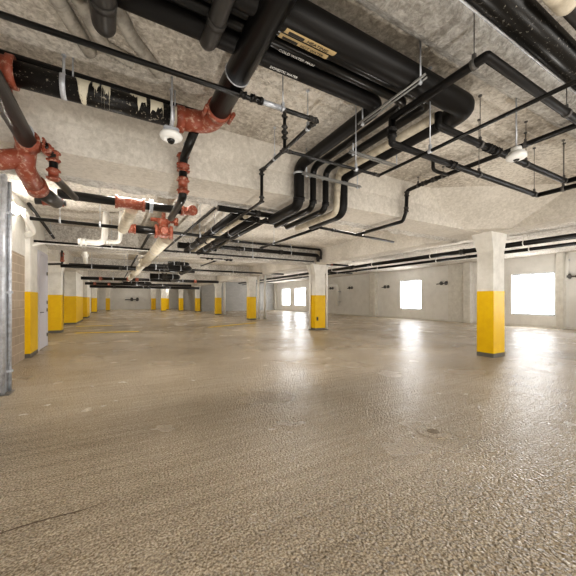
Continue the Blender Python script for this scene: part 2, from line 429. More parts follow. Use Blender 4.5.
# galvanised corner post at the left edge
t = thing('steel_corner_post', 'galvanised steel corner post at the left edge standing on the floor', 'post', (-1.53, 6.12, 0))
MB().box(-1.56, -1.50, 6.0, 6.13, 0, 3.3, .008).build('corner_angle', 'galv', t)
MB().tube([(-1.47, 6.1, .0), (-1.47, 6.1, 3.2)], .024).build('conduit', 'galv', t)
MB().tube([(-1.50, 5.9, .0), (-1.50, 5.9, 3.2)], .026).build('conduit', 'galv', t)
for z in (.3, 1.5, 2.7): MB().box(-1.55, -1.435, 6.07, 6.13, z, z+.035).build('strap', 'galv', t)
MB().box(-1.56, -1.42, 5.86, 6.15, 0, .012).build('base_plate', 'greybase', t)

# white conduits at the columns
def conduit(label, x, y, z0, z1, r=.03, m='whitepipe', group=None, top=None, name='vertical_pipe'):
    pts = [(x, y, z0), (x, y, z1)]
    if top: pts.append(top)
    t = thing(name, label, 'pipe', (x, y, z0), group)
    MB().tube(pts, r, 12, bend=r*2.5).build('pipe', m, t)
    MB().prof((x, y, z0), (x, y, z0+.03), [(0, r*1.7), (1, r*1.7), (1, r)]).build('floor_collar', 'greybase', t)
    for z in (z0+(z1-z0)*.35, z0+(z1-z0)*.75): MB().band((x, y, z), Z, r, .05, .012).build('clamp', m, t)
    return t
p = at(258.5, 318.5, z=0); conduit('slim white pipe just right of the column, left one of the pair', p.x, p.y, 0, ZC, .095)
p = at(265, 318.5, z=0); conduit('slim white pipe farther from the column, right one of the pair', p.x, p.y, 0, ZC, .095)
conduit('white conduit strapped to the left face of the mid-distance column', 7.80, 11.90, 0, 3.0, .045, name='electrical_conduit')
conduit('white conduit running down the right side of the mid-distance column', 8.52, 11.56, 0, 3.0, .05, name='electrical_conduit', top=(8.77, 11.56, 3.05))
p = at(224.5, 300, y=27.9); conduit('white pipe beside the column in front of the grey block wall', p.x, p.y, 0, ZC, .11)
# black hose-bib / outlet near base of column 2
t = thing('electrical_outlet', 'small black outlet box low on the mid-distance column', 'outlet', (8.0, 11.53, .5))
MB().box(7.93, 8.01, 11.50, 11.545, .45, .62, .008).build('box', 'steel', t)
MB().box(7.95, 7.99, 11.49, 11.505, .5, .57, .004).build('cover', 'drab', t)
# conduit box on the near column
t = thing('wall_switch', 'tiny grey switch box on the right side of the near yellow column', 'switch', (8.40, 4.1, 1.45))
MB().box(8.37, 8.41, 4.06, 4.15, 1.38, 1.5, .006).build('box', 'galv', t)
MB().box(8.385, 8.415, 4.045, 4.062, 1.42, 1.46).build('toggle', 'steel', t)

# white wall drop pipe
p = at(339, 300, x=XR-.12)
t = thing('wall_downpipe', 'white downpipe with elbow on the right wall beside the mid-distance column', 'pipe', (XR-.12, p.y, .8))
MB().tube([(XR-1.0, p.y+.9, 2.85), (XR-.35, p.y, 2.85), (XR-.35, p.y, .82)], .13, 14, bend=.3).build('pipe', 'whitepipe', t)
for z in (1.2, 2.2): MB().box(XR-.36, XR, p.y-.16, p.y+.16, z, z+.05).build('bracket', 'galv', t)
# pipe on the pilaster by the big window
p = at(566, 300, x=XR-.2)
t = thing('wall_downpipe', 'slim white downpipe on the wall right of the largest window', 'pipe', (XR-.1, p.y, 2.3))
MB().tube([(XR-.1, p.y, ZC-.05), (XR-.1, p.y, 2.35)], .07, 12).build('pipe', 'whitepipe', t)
for z in (2.6, 3.3): MB().box(XR-.12, XR, p.y-.09, p.y+.09, z, z+.04).build('bracket', 'galv', t)

# wall valve clusters
def valves(loc, ax, label, s=1.0):
    loc = Vector(loc); ax = Vector(ax); out = Vector((-1,0,0)) if abs(ax.y) > .5 else Vector((0,-1,0))
    t = thing('wall_valve_set', label, 'valve', loc, None)
    o = loc+out*.08*s
    MB().tube([loc-ax*.45*s-Z*.05, o-ax*.38*s-Z*.03, o+ax*.45*s], .028*s, 10, bend=.04).build('pipe', 'drab', t)
    for q in (-.02, .36):
        MB().prof(o+ax*q*s-ax*.11*s, o+ax*q*s+ax*.11*s, [(0, .03*s), (.2, .12*s), (.8, .12*s), (1, .03*s)], 12).build('valve_body', 'steel', t)
        MB().cyl(o+ax*q*s, o+ax*q*s+Z*.13*s, .02*s, 8).cyl(o+ax*q*s+Z*.11*s, o+ax*q*s+Z*.14*s, .08*s, 12).build('handwheel', 'black', t)
    return t
for px, py, lab in ((442, 283.5, 'dark valve set on the right wall between near column and middle window'),
                    (385.5, 287, 'dark valve set on the wall just left of the middle window'),
                    (350, 288, 'dark valve set on the wall between downpipe and pilaster'),
                    (331, 288.5, 'dark valve set partly beside the mid-distance column on the right wall'),
                    (570, 276.5, 'dark valve set on the wall at the far right edge')):
    p = at(px, py, x=XR-.02); valves((XR, p.y, p.z), (0,-1,0), lab, .9)
p = at(132, 299.5, y=YF); valves((p.x, YF, p.z), (1,0,0), 'dark valve set on the white end wall far away', 2.0)

# ------------------------------------------------------------------ floor markings and drain
def stripe(p, q, w, label):
    p, q = Vector(p), Vector(q); d = (q-p).normalized(); nn = Vector((-d.y, d.x, 0))*w/2
    mb = MB(); m = 14; vs = []
    for i in range(m+1):
        c = p.lerp(q, i/m); c.z = 0; j = 1+noise.noise(c*3)*.15
        vs.append([mb.bm.verts.new((*(c+nn*j).xy, .008)), mb.bm.verts.new((*(c-nn*j).xy, .008))])
    for a, b in zip(vs, vs[1:]): mb.bm.faces.new((a[0], b[0], b[1], a[1]))
    tag(mb.build('parking_line', 'line'), label, 'floor marking')
# hairline crack at lower left
cp = [at(x, y, z=0) for x, y in ((-12, 538), (20, 527), (48, 519), (80, 511), (104, 503), (112, 499))]
mb = MB(); vs = []
for i, c in enumerate(cp):
    w2 = (.004, .007, .006, .005, .003, .001)[i]
    vs.append((mb.bm.verts.new((c.x, c.y-w2, .002)), mb.bm.verts.new((c.x, c.y+w2, .002))))
for a, b in zip(vs, vs[1:]): mb.bm.faces.new((a[0], b[0], b[1], a[1]))
tag(mb.build('floor_crack', 'ink2'), 'thin dark crack across the floor at lower left', 'crack')
stripe(at(75, 333.2, z=0), at(139, 331.6, z=0), .34, 'bright yellow painted line on the floor near the left piers')
stripe(at(76, 326.5, z=0), at(112, 325.5, z=0), .26, 'faint yellow painted line behind the brighter one on the left')
stripe(at(208, 327.5, z=0), at(256, 322.8, z=0), .3, 'faded yellow painted line in front of the column with two white pipes')
p = at(433, 432, z=0)
t = thing('floor_drain', 'round worn drain patch in the beige floor below the near column', 'drain', (p.x, p.y, 0))
mb = MB(); mb.prof((p.x, p.y, .0), (p.x, p.y, .008), [(0, .17), (.5, .165), (1, .13)], 24); mb.build('rim', 'floor', t)
mb = MB(); mb.cyl((p.x, p.y, 0), (p.x, p.y, .0095), .06, 20); mb.build('grate', 'drainm', t)

# ------------------------------------------------------------------ near ceiling pipes
zt = H+1.88
# 1 sprinkler branch crossing the whole upper left
y1 = at(63, 34, z=zt).y
y1 = 2.62
A0 = (-3.0+1.5, y1+.05, zt); A1 = (1.80, y1, zt); A2 = (1.80, 4.02, zt); A3 = (1.80, 4.02, H+1.43); A4 = (1.80, 5.6, H+1.43)
t = pipe('sprinkler_pipe', 'thin black pipe crossing the upper left then turning and dropping at the beam', 'pipe', [A0, A1, A2, A3, A4], .022,
     hangers=[(0, .88), (1, .12), (1, .7)], couplings=[(0, .985), (1, .03), (1, .52), (1, .97), (2, .05), (2, .93)], cm='drab')
coupling(t, (1.12, y1, zt), X, .026, 'black', .12, 'valve'); coupling(t, (.98, y1, zt), X, .024, 'black', .07)
MB().cyl((1.18, y1, zt), (1.38, y1, zt), .025).build('sleeve', 'galv', t)
# riser between the two
t = pipe('sprinkler_pipe', 'thin black branch from the dropped tee running right then towards the viewer', 'pipe',
     [(1.42, y1, zt), (1.42, y1, H+1.475), (2.68, 2.60, H+1.475), (2.70, -3, H+1.475)], .016, bend=.02,
     hangers=[(2, .12), (1, .72)], couplings=[(1, .02), (1, .97), (0, .1), (0, .5), (0, .62)], cm='drab')

# 2 speckled black main across, with dried compound drips
zm = H+2.0; ym = 3.5; r2 = .105
t = thing('cast_iron_main', 'black speckled cast iron main with white drips at the upper left', 'pipe', (-.9, ym, zm))
MB().tube([(-.84, ym, zm), (.52, ym, zm)], r2, 24).build('pipe', 'speck', t)
MB().tube([(-1.0, ym+.03, zm+.15), (.8, ym+.05, zm+.15)], .04, 12).build('tracer_pipe', 'blackm', t)
for (pxc, wp, ln, kind) in ((83, 18, .20, 0), (96, 7, .12, 1), (106, 9, .19, 1), (134, 8, .08, 1), (142, 9, .18, 1), (157, 13, .19, 1), (176, 9, .22, 0)):
    xc = at(pxc, 90, y=3.4).x; wd = at(pxc+wp/2, 90, y=3.4).x-at(pxc-wp/2, 90, y=3.4).x
    mb = MB()
    n_ = 7; th0 = math.radians(62)
    cols = []
    for i in range(n_+1):
        f = i/n_-.5
        lenf = (1-(abs(f)*2)**2*.75) if kind == 0 else (.35+.65*abs(noise.noise(Vector((i*1.7+xc*40, 3.1, 0)))*2))
        lenf = min(1, lenf); row = []
        for j in range(9):
            th = th0 - (j/8)*ln*lenf/r2*1.6
            sh = 1-.35*(j/8) if kind == 0 else 1
            row.append(mb.bm.verts.new((xc+f*wd*sh, ym-math.cos(th)*(r2+.004), zm+math.sin(th)*(r2+.004))))
        cols.append(row)
    for a, b in zip(cols, cols[1:]):
        for j in range(8): mb.bm.faces.new((a[j], b[j], b[j+1], a[j+1]))
    mb.build('compound_drip', 'drywhite', t)
for xh in (at(63, 90, y=3.45).x, at(172, 90, y=3.45).x): hanger(t, (xh, ym, zm), X, r2, w=.045, rod=.012, gap=False, m='galv')
for xh in (at(73, 90, y=3.5).x, at(175, 90, y=3.5).x): MB().cyl((xh, ym, zm+r2), (xh, ym, ZC), .008).build('rod', 'galv', t)
# left red tee
mb = MB(); mb.prof((-1.10, ym, zm), (-.80, ym, zm), [(0, r2), (0, r2*1.3), (.18, r2*1.3), (.18, r2*1.12), (.82, r2*1.12), (.82, r2*1.3), (1, r2*1.3), (1, r2)])
mb.prof((-.93, ym, zm), (-.93, ym, zm-.2), [(0, r2*.8), (.8, r2*.8), (.8, r2), (1, r2), (1, r2*.8)])
mb.build('tee', 'red', t)

# 3 big black main along the depth from overhead to the red elbow
xb = .91; zb = H+2.0; rb_ = .108
t = thing('drain_main', 'large glossy black pipe running overhead to a red elbow', 'pipe', (xb, 3.4, zb))
MB().tube([(xb, -3, zb), (xb, 3.2, zb)], rb_, 32).build('pipe', 'black', t)
MB().band((xb, 2.55, zb), Y, rb_, .014, .006).build('strap', 'galv', t)
MB().band((xb, 1.62, zb), Y, rb_, .02, .006).cyl((xb+.02, 1.62, zb+rb_), (xb+.02, 1.62, ZC), .008).build('hanger', 'galv', t)
mb = MB(); mb.tube([(xb, 3.12, zb), (xb-.02, 3.42, zb), (.56, 3.5, zb)], rb_*1.06, 24, bend=.18)
mb.prof((xb, 3.10, zb), (xb, 3.18, zb), [(0, rb_), (0, rb_*1.18), (1, rb_*1.18), (1, rb_)])
mb.prof((.54, 3.5, zb), (.62, 3.5, zb), [(0, rb_), (0, rb_*1.25), (1, rb_*1.25), (1, rb_)])
for sx in (-1, 1): mb.cyl((xb+sx*rb_*1.3, 3.06, zb-.04), (xb+sx*rb_*1.3, 3.24, zb-.04), .022, 8)
mb.build('elbow', 'red', t)
# drop in front of beam, then under
t = thing('drop_pipe', 'slim black drop with red couplings hanging from the red elbow', 'pipe', (.7, 4.0, 2.9))
rd = .05
pts = [(.74, 3.5, zb-.08), (.70, 4.0, H+1.78), (.70, 4.0, H+1.30), (.74, 5.35, H+1.36)]
MB().tube(pts, rd, 16, bend=.12).build('pipe', 'black', t)
coupling(t, (.70, 4.0, H+1.77), Z, rd, 'red', .16); coupling(t, (.70, 4.0, H+1.45), Z, rd, 'red', .2); coupling(t, (.705, 4.0, H+1.66), Z, rd, 'red', .07)
MB().band((.72, 3.78, H+1.87), Vector((-.04,.5,-.22)), rd, .02, .005).build('strap', 'galv', t)

# 4 left black main toward wye and under beam
xl = -.80; zl = H+1.58; rl = .082
t = thing('drain_main', 'dark grey pipe at the left edge sloping into a large red wye', 'pipe', (xl, 3.3, zl))
MB().tube([(xl, .5, zl+.02), (xl, 3.9, zl-.01)], rl*.95, 24).build('pipe', 'drab', t)
MB().band((xl, 3.72, zl+.02), Y, rl*.95, .016, .005).build('strap', 'galv', t)
mb = MB()
mb.tube([(xl, 3.86, zl), (xl-.04, 4.0, zl-.06), (xl-.06, 4.02, H+1.36), (xl-.02, 4.4, H+1.26)], rl*1.1, 20, bend=.09)
mb.prof((xl, 3.84, zl+.02), (xl, 3.95, zl-.02), [(0, rl), (0, rl*1.25), (1, rl*1.25), (1, rl)])
mb.prof((xl-.03, 4.3, H+1.30), (xl-.02, 4.42, H+1.26), [(0, rl), (0, rl*1.3), (1, rl*1.3), (1, rl)])
mb.tube([(xl-.05, 4.0, H+1.45), (xl-.35, 4.0, H+1.35)], rl*1.15, 18)
for q in range(5): mb.cyl((xl+rl*1.5, 3.86, zl+.05-q*.03), (xl+rl*1.6, 3.92, zl+.05-q*.03), .012, 8)
mb.build('wye', 'red', t)
MB().tube([(xl-.02, 4.4, H+1.26), (xl+.06, 5.0, H+1.30)], rl*1.0, 20).build('pipe', 'drab', t)
t = thing('drop_pipe', 'short black drop with red couplings right of the big red wye', 'pipe', (-.62, 4.02, 2.9))
MB().tube([(-.68, 3.9, zl), (-.62, 4.04, zl-.04), (-.62, 4.04, H+1.32), (-.52, 4.9, H+1.36)], .04, 14, bend=.06).build('pipe', 'black', t)
for z in (H+1.53, H+1.34): coupling(t, (-.62, 4.04, z), Z, .04, 'red', .12)
coupling(t, (-.66, 3.95, zl-.02), Y, .04, 'red', .1)

# 5 blunt pipe stubs overhead (elbows up into slab)
for (x, ye, r, lab) in ((.60, 2.40, .062, 'dark grey pipe with blunt elbow end overhead beside the big black pipe'), (-.10, 2.62, .078, 'dark grey pipe with blunt elbow end overhead at the upper left')):
    t = thing('elbow_pipe', lab, 'pipe', (x, ye, H+2.0))
    MB().tube([(x, -1.5, H+1.98), (x, ye-.1, H+1.98), (x, ye, H+2.04), (x, ye+.03, ZC)], r, 22, bend=.12).build('pipe', 'drab', t)
    MB().band((x, ye-.28, H+1.98), Y, r, .05, .008).build('coupling', 'drab', t)

# corrugated conduit cast along the slab
def corr(pts, r, label):
    pts = [Vector(p) for p in pts]
    L_ = sum((b-a).length for a, b in zip(pts, pts[1:])); nn = int(L_/.017)
    dense = []
    for i in range(nn+1):
        s = L_*i/nn; 
        for a, b in zip(pts, pts[1:]):
            l = (b-a).length
            if s <= l+1e-6: dense.append(a.lerp(b, s/l)); break
            s -= l
    mb = MB(); mb.tube(dense, [r*(1.0 if i % 2 else .80) for i in range(len(dense))], 14)
    tag(mb.build('corrugated_conduit', 'tan_c'), label, 'conduit')
M['tan_c'] = mat('painted_corrugate', (.46, .43, .38), .6, vary=(10, (.26, .24, .21), .35, .6))
zz = ZC-.035
corr([at(50, -20, z=zz), at(58, 0, z=zz), at(90, 52, z=zz)], .062, 'grey corrugated conduit on the ceiling, leftmost of three at upper left')
corr([at(66, -20, z=zz), at(80, 0, z=zz), at(104, 46, z=zz), at(132, 62, z=zz)], .062, 'grey corrugated conduit bending along the ceiling, middle of three')
corr([at(112, 0, z=zz), at(132, 38, z=zz), at(160, 74, z=zz)], .062, 'grey corrugated conduit on the ceiling, rightmost of three at upper left')

# 6 insulated bundle along x and turning toward the beam
zB = H+2.08
spec = [  # y of x-run, x of y-run, radius, mat, z
    (1.90, at(342.5, 200, y=4.0).x, .10, 'blackm', zB-.01),
    (2.08, at(325.5, 200, y=4.0).x, .05, 'black', zB+.03),
    (2.20, at(313, 200, y=4.0).x, .05, 'black', zB+.03),
    (2.34, at(299, 200, y=4.0).x, .08, 'blackm', zB),
]
names = ['widest black insulated pipe of the overhead bundle, nearest the viewer', 'slim black pipe second in the overhead bundle',
         'slim black pipe third in the overhead bundle', 'medium black pipe farthest in the overhead bundle, dropping at the beam']
bund = []
for i, (yy, xx, r, m, z) in enumerate(spec):
    t = thing('insulated_pipe', names[i], 'pipe', (xx, yy, z))
    MB().tube([(-3.5+2.3, yy, z), (xx, yy, z), (xx, 4.0, z), (xx, 4.0, H+1.46), (xx, 4.95 if i in (0, 3) else 5.3, H+1.46)], min(r, .085) if i == 0 else r, 22, bend=.16).build('pipe', m, t)
    if i == 0: MB().tube([(-1.2, yy, z), (xx-.02, yy, z), (xx+.02, 2.15, z)], r*1.12, 24, bend=.14).build('jacket', m, t)
    MB().band((xx, 4.0, H+1.95), Z, min(r, .085), .03, .01).build('strap', 'galv', t)
    if i: MB().band((xx, 4.0, H+1.56), Z, r, .05, .01).build('joint', 'blackm', t)
    bund.append(t)
# tan pipe within the bundle
t = thing('insulated_pipe', 'cream coloured pipe among the black ones running to the beam', 'pipe', (3.22, 2.4, zB))
MB().tube([(3.17, 2.2, zB+.02), (3.17, 3.98, zB+.02), (3.17, 4.03, H+1.46), (3.17, 5.3, H+1.46)], .055, 18, bend=.12).build('pipe', 'tan', t)
MB().band((3.17, 3.9, zB+.02), Y, .055, .04, .01).build('joint', 'tan', t)
# unistrut trapezes
def trapeze(p, q, label, group=None, rods=True):
    p, q = Vector(p), Vector(q); d = (q-p).normalized(); sd = d.cross(Z)
    t = thing('strut_trapeze', label, 'hanger', p, group)
    mb = MB()
    for off in (-.02, .02):
        c = sd*off; a, b = p+c, q+c
        mb.tube([a, b], .011, 4)
    mb.tube([p+Z*.022, q+Z*.022], .014, 4)
    mb.build('channel', 'strut', t)
    if rods:
        for f in (.06, .94):
            c = p.lerp(q, f); MB().cyl(c-Z*.04, Vector((c.x, c.y, ZC)), .008).build('rod', 'galv', t)
            MB().cyl(c-Z*.015, c-Z*.03, .018, 6).build('nut', 'galv', t)
    return t
trapeze((2.62, 3.05, H+1.93), (3.55, 3.05, H+1.93), 'galvanised strut rail crossing under the pipes, nearer of the two')
trapeze((2.4, 3.86, H+1.90), (3.55, 3.86, H+1.90), 'galvanised strut rail under the pipes right at the beam face')
trapeze((2.33, 1.72, H+1.95), (2.33, 2.55, H+1.95), 'galvanised strut rail under the overhead bundle by the black bend')

# labels on the bundle
def text(s, loc, h, m, parent, ang_z, tilt, name='lettering', wmul=1):
    cu = bpy.data.curves.new('t', 'FONT'); cu.body = s; cu.size = h; cu.align_x = 'LEFT'; cu.align_y = 'CENTER'; cu.extrude = .0008
    o = bpy.data.objects.new('t', cu); C.objects.link(o)
    dg = bpy.context.evaluated_depsgraph_get(); me = bpy.data.meshes.new_from_object(o.evaluated_get(dg))
    mtx = Matrix.Translation(loc) @ Matrix.Rotation(ang_z, 4, 'Z') @ Matrix.Rotation(tilt, 4, 'X') @ Matrix.Diagonal((wmul, 1, 1, 1))
    me.transform(mtx); bpy.data.objects.remove(o)
    ob = bpy.data.objects.new(name, me); C.objects.link(ob); me.materials.clear(); me.materials.append(M[m])
    ob.parent = parent; ob.matrix_parent_inverse = Matrix.Translation(parent.location).inverted()
    return ob
def sticker(par, x0, x1, yy, z, r, th, w, m, txt, ink, full=True):
    """curved strip on the underside of a pipe that runs along x; th = angle from straight down toward the viewer"""
    mb = MB(); rows = []
    for j in range(5):
        a = th + (j/4-.5)*w/r
        rows.append([mb.bm.verts.new((x, yy-math.sin(a)*(r+.003), z-math.cos(a)*(r+.003))) for x in (x0, x1)])
    for a, b in zip(rows, rows[1:]): mb.bm.faces.new((a[0], a[1], b[1], b[0]))
    if m: mb.build('label_strip', m, par)
    else: mb.bm.free()
    loc = Vector((x0+(.42*(x1-x0) if full else .02), yy-math.sin(th)*(r+.006), z-math.cos(th)*(r+.006)))
    text(txt, loc, w*.8, ink, par, 0, math.pi-th, wmul=.95)
    if full:
        q = MB(); q.box(x0+.03, x0+.36*(x1-x0), yy-math.sin(th)*(r+.005)-w*.22, yy-math.sin(th)*(r+.005)+w*.22, z-math.cos(th)*(r+.005)-.001, z-math.cos(th)*(r+.005)+.001)
        q.build('arrow_bar', ink, par)
sticker(bund[0], 1.05, 1.50, 1.90, zB-.01, .112, -.25, .06, 'label', 'HEATING', 'ink')
sticker(bund[1], 1.08, 1.54, 2.08, zB+.03, .05, -.1, .05, 'label', 'HOT WATER', 'ink')
sticker(bund[2], 1.12, 1.57, 2.20, zB+.03, .05, -.1, .05, None, 'COLD WATER MAIN', 'inkw', False)
sticker(bund[3], 1.10, 1.56, 2.34, zB, .08, .1, .042, None, 'DOMESTIC WATER', 'inkw', False)

# 7 black square-cornered runs on the right
RR = .036
t = pipe('insulated_pipe', 'black pipe with sharp corner overhead right, dropping beside the bundle', 'pipe',
     [(2.43, 2.18, H+1.60), (2.43, 2.18, H+1.85), (2.43, 1.27, H+1.85), (7.2, 1.27, H+1.85)], RR, 'blackm', bend=.01,
     hangers=[(1, .9), (2, .30)], couplings=[(0, .45)], cm='blackm', hm='rodm', rod=.004)
t = pipe('insulated_pipe', 'black pipe running right from the drop then cornering to the viewer, lowest of the loops', 'pipe',
     [(2.43, 2.18, H+1.68), (2.43, 2.18, H+1.60), (5.57, 2.18, H+1.60), (5.57, -3, H+1.60)], .034, 'blackm', bend=.01,
     hangers=[(1, .5), (1, .97), (2, .06)], couplings=[(1, .32)], cm='blackm', hm='rodm', rod=.004)
t = pipe('insulated_pipe', 'black pipe passing just behind the round white detector at right', 'pipe',
     [(2.80, 1.92, H+1.88), (2.80, 1.92, H+1.75), (5.75, 1.90, H+1.75), (5.75, -3, H+1.75)], .036, 'blackm', bend=.01,
     hangers=[(1, .25), (1, .6), (1, .98)], couplings=[(1, .31), (1, .36)], cm='blackm', hm='rodm', rod=.004)
t = pipe('sprinkler_pipe', 'black pipe along the ceiling at right ending in a jogged drop at the beam', 'pipe',
     [(4.87, -3, H+2.12), (4.87, 3.72, H+2.14), (4.87, 4.0, H+2.12), (4.87, 4.02, H+1.72), (4.87, 4.1, H+1.55), (4.85, 5.4, H+1.53)], .035, 'black', bend=.05,
     hangers=[(1, .1), (0, .75), (0, .93)], couplings=[(0, .955), (0, .985), (2, .15), (2, .9)], cm='drab', hm='rodm', rod=.004)
MB().tube([(4.87, 3.15, H+2.12), (4.62, 3.18, H+2.13), (4.5, 3.18, H+2.15), (4.5, 3.18, ZC)], .028, 12, bend=.04).build('branch', 'black', t)

# 8 large black pipe top right
t = thing('drain_main', 'large black pipe with added highlight on its lower edge in the upper right corner', 'pipe', (2, 1.1, H+2.0))
M['speck2'] = mat('dusty_iron', (.011, .01, .009), .3, spec=.35, vary=(40, (.20, .19, .17), .355, .39))
MB().tube([(1.2, 1.10, H+2.06), (9, 1.10, H+2.06)], .105, 28).build('pipe', 'speck2', t)
MB().tube([(1.2, 1.19, H+1.99), (9, 1.19, H+1.99)], .010, 8).build('highlight_strip', 'galv', t)  # thin pale tube stands in for the highlight along the pipe
t = thing('drain_main', 'dark ribbed pipe with pale coupling at the extreme upper right', 'pipe', (2.4, .88, H+2.0))
MB().tube([(2.68, .88, H+2.02), (8, .88, H+2.02)], .045, 20).build('pipe', 'drab', t)
MB().prof((2.36, .88, H+2.02), (2.70, .88, H+2.02), [(0, .05), (.1, .062), (.9, .062), (1, .05)]).build('coupling', 'tan', t)

# detector on its rod
dx, dy, dz = 3.83, 1.69, H+1.60
t = thing('smoke_detector', 'round white detector hanging on a thin rod at upper right', 'detector', (dx, dy, dz))
MB().prof((dx, dy, dz+.035), (dx, dy, dz-.05), [(0, .03), (0, .075), (.25, .075), (.3, .095), (.75, .098), (.9, .08), (1, .05)], 28).build('body', 'plastic', t)
MB().prof((dx, dy, dz-.05), (dx, dy, dz-.062), [(0, .03), (1, .022)], 16).build('sensor', 'drab', t)
MB().prof((dx, dy, dz+.035), (dx, dy, dz+.085), [(0, .055), (1, .05)], 18).build('base', 'plastic', t)
MB().cyl((dx, dy, dz+.08), (dx, dy, ZC), .009, 8).build('rod', 'galv', t)
# dome camera
p = at(171, 137, y=3.3)
t = thing('security_camera', 'white dome security camera hanging below the dripped black main', 'camera', p)
MB().prof((p.x, p.y, p.z+.03), (p.x, p.y, p.z-.03), [(0, .06), (0, .10), (.3, .115), (.75, .105), (1, .07)], 28).build('housing', 'plastic', t)
MB().sphere((p.x, p.y, p.z-.03), .038, (1, 1, 1.1)).build('dome', 'lens', t)
MB().box(p.x-.075, p.x+.075, p.y-.05, p.y+.05, p.z+.03, p.z+.09, .01).build('junction_box', 'galv', t)
MB().cyl((p.x+.01, p.y, p.z+.08), (p.x+.01, p.y, ZC), .010, 8).build('rod', 'galv', t)

# ------------------------------------------------------------------ pipes past the first beam
# red-tee main along x
def zpt(px, py, yy): return at(px, py, y=yy)
a = at(58, 197, y=5.45); b = at(188, 208.5, y=5.45); z = (a.z+b.z)/2
t = thing('drain_main', 'black main with a long red tee just past the beam', 'pipe', (a.x, 5.45, z))
MB().tube([(a.x, 5.45, z), (b.x, 5.45, z)], .066, 20).build('pipe', 'black', t)
x0, x1 = at(115, 203, y=5.45).x, at(145, 204, y=5.45).x
MB().prof((x0, 5.45, z), (x1, 5.45, z), [(0, .07), (0, .105), (.1, .105), (.1, .085), (.9, .085), (.9, .105), (1, .105), (1, .07)]).build('tee', 'red', t)
elbow(t, (b.x-.3, 5.45, z), (b.x+.02, 5.45, z), (b.x+.12, 5.1, z-.02), .062, k=.12)
coupling(t, (at(151, 206, y=5.45).x, 5.45, z), X, .085, 'galv', .05, 'strap')
# pale stub down from tee to the next line
s0 = at(132, 209, y=5.6); s1 = at(123, 229, y=6.8)
tag(MB().tube([s0, s1], .095, 18).build('grey_pipe_stub', 'tan'), 'short pale grey pipe between the two red-fitted mains', 'pipe')
# dark fittings under the beam at left
a = at(35, 201, y=5.6); b = at(66, 203, y=5.6)
pipe('drain_branch', 'short dark branch beside the red wye beneath the beam', 'pipe', [a, b], .045, 'drab', couplings=[(0, .35), (0, .8)])
# second line with gate valve
yv = 7.15; zv = at(145, 230, y=yv).z
xa = at(30, 225, y=yv).x; xc = at(230, 238, y=yv).x
t = thing('sprinkler_main', 'long thin black main with red gate valve crossing beyond the first beam', 'pipe', (xa, yv, zv))
MB().tube([(xa, yv, zv), (xc, yv, zv), (xc+.1, yv+1.5, zv)], .035, 14, bend=.08).build('pipe', 'black', t)
MB().tube([(at(128, 230, y=yv).x, yv, zv), (at(170, 230, y=yv).x, yv, zv)], .085, 18).build('sleeve', 'black', t)
vx = at(163.5, 230, y=yv).x
coupling(t, (at(132, 230, y=yv).x, yv, zv), X, .08, 'red', .14)
v = MB(); v.prof((vx-.18, yv, zv), (vx+.18, yv, zv), [(0, .06), (0, .15), (.15, .15), (.15, .1), (.35, .14), (.65, .14), (.85, .1), (.85, .15), (1, .15), (1, .06)])
v.prof((vx, yv, zv), (vx, yv, zv+.42), [(0, .12), (.4, .1), (.45, .14), (.6, .14), (.6, .05), (1, .04)])
v.build('gate_valve', 'red', t)
w_ = MB(); w_.tube([(vx-.26, yv, zv+.25), (vx+.26, yv, zv+.25)], .045, 12); w_.prof((vx+.22, yv, zv+.25), (vx+.3, yv, zv+.25), [(0, .03), (0, .09), (1, .09)]); w_.build('bypass', 'red', t)
MB().prof((vx, yv-.14, zv), (vx, yv-.2, zv), [(0, .1), (1, .07)]).build('flange_cover', 'red', t)
for px in (60, 100, 200): hanger(t, (at(px, 230, y=yv).x, yv, zv), X, .035)
# tan duct pipe receding
a = at(167, 238, y=7.4)
pipe('drain_main', 'pale tan pipe receding along the ceiling from the gate valve', 'pipe', [(a.x, 7.4, a.z), (a.x-.4, 24, a.z)], .14, 'tan', couplings=[(0, .3), (0, .6)], cm='tan', seg=20, hangers=[(0,.12),(0,.4)])
pipe('sprinkler_pipe', 'thin dark pipe running along the ceiling left of the pale tan pipe', 'pipe', [at(153, 228, z=H+1.75), at(121, 284, z=H+1.75)], .035, 'drab', hangers=[(0, .5)])
pipe('sprinkler_pipe', 'thin dark pipe running along the ceiling right of the pale tan pipe', 'pipe', [at(216, 207, z=H+1.8), at(150, 262, z=H+1.8)], .03, 'drab', hangers=[(0, .4)])
# further crossing lines
def cross(yy, py, px, x0, x1, r, label, m='black', cps=(), hs=(.2, .45, .7), cm='drab'):
    z = at(px, py, y=yy).z
    return pipe('sprinkler_main', label, 'pipe', [(x0, yy, z), (x1, yy, z)], r, m, couplings=[(0, c) for c in cps], hangers=[(0, h) for h in hs], cm=cm)
cross(9.8, 247, 115, -1.9, 6.6, .028, 'thin black pipe crossing second beyond the gate valve', cps=(.4,))
cross(15.2, 268, 115, -2.1, 3.2, .075, 'thicker black pipe crossing beyond the thin ones', cps=(.4, .6))
cross(17.5, 271.5, 225, -2.1, 9.4, .05, 'black pipe crossing over the yellow columns in mid distance', cps=(.5,))
cross(22.5, 279, 115, -2.1, 6.5, .10, 'black pipe with red couplings crossing in the distance', cps=(.12, .3, .36, .8), cm='red')
cross(25.0, 284, 115, -2.1, 5.0, .09, 'farther black pipe with red couplings crossing above the left piers', cps=(.08, .2), cm='red')
cross(31.0, 287, 130, -2.3, 7.0, .12, 'distant black pipe crossing in front of the end wall', cps=(.2, .5))
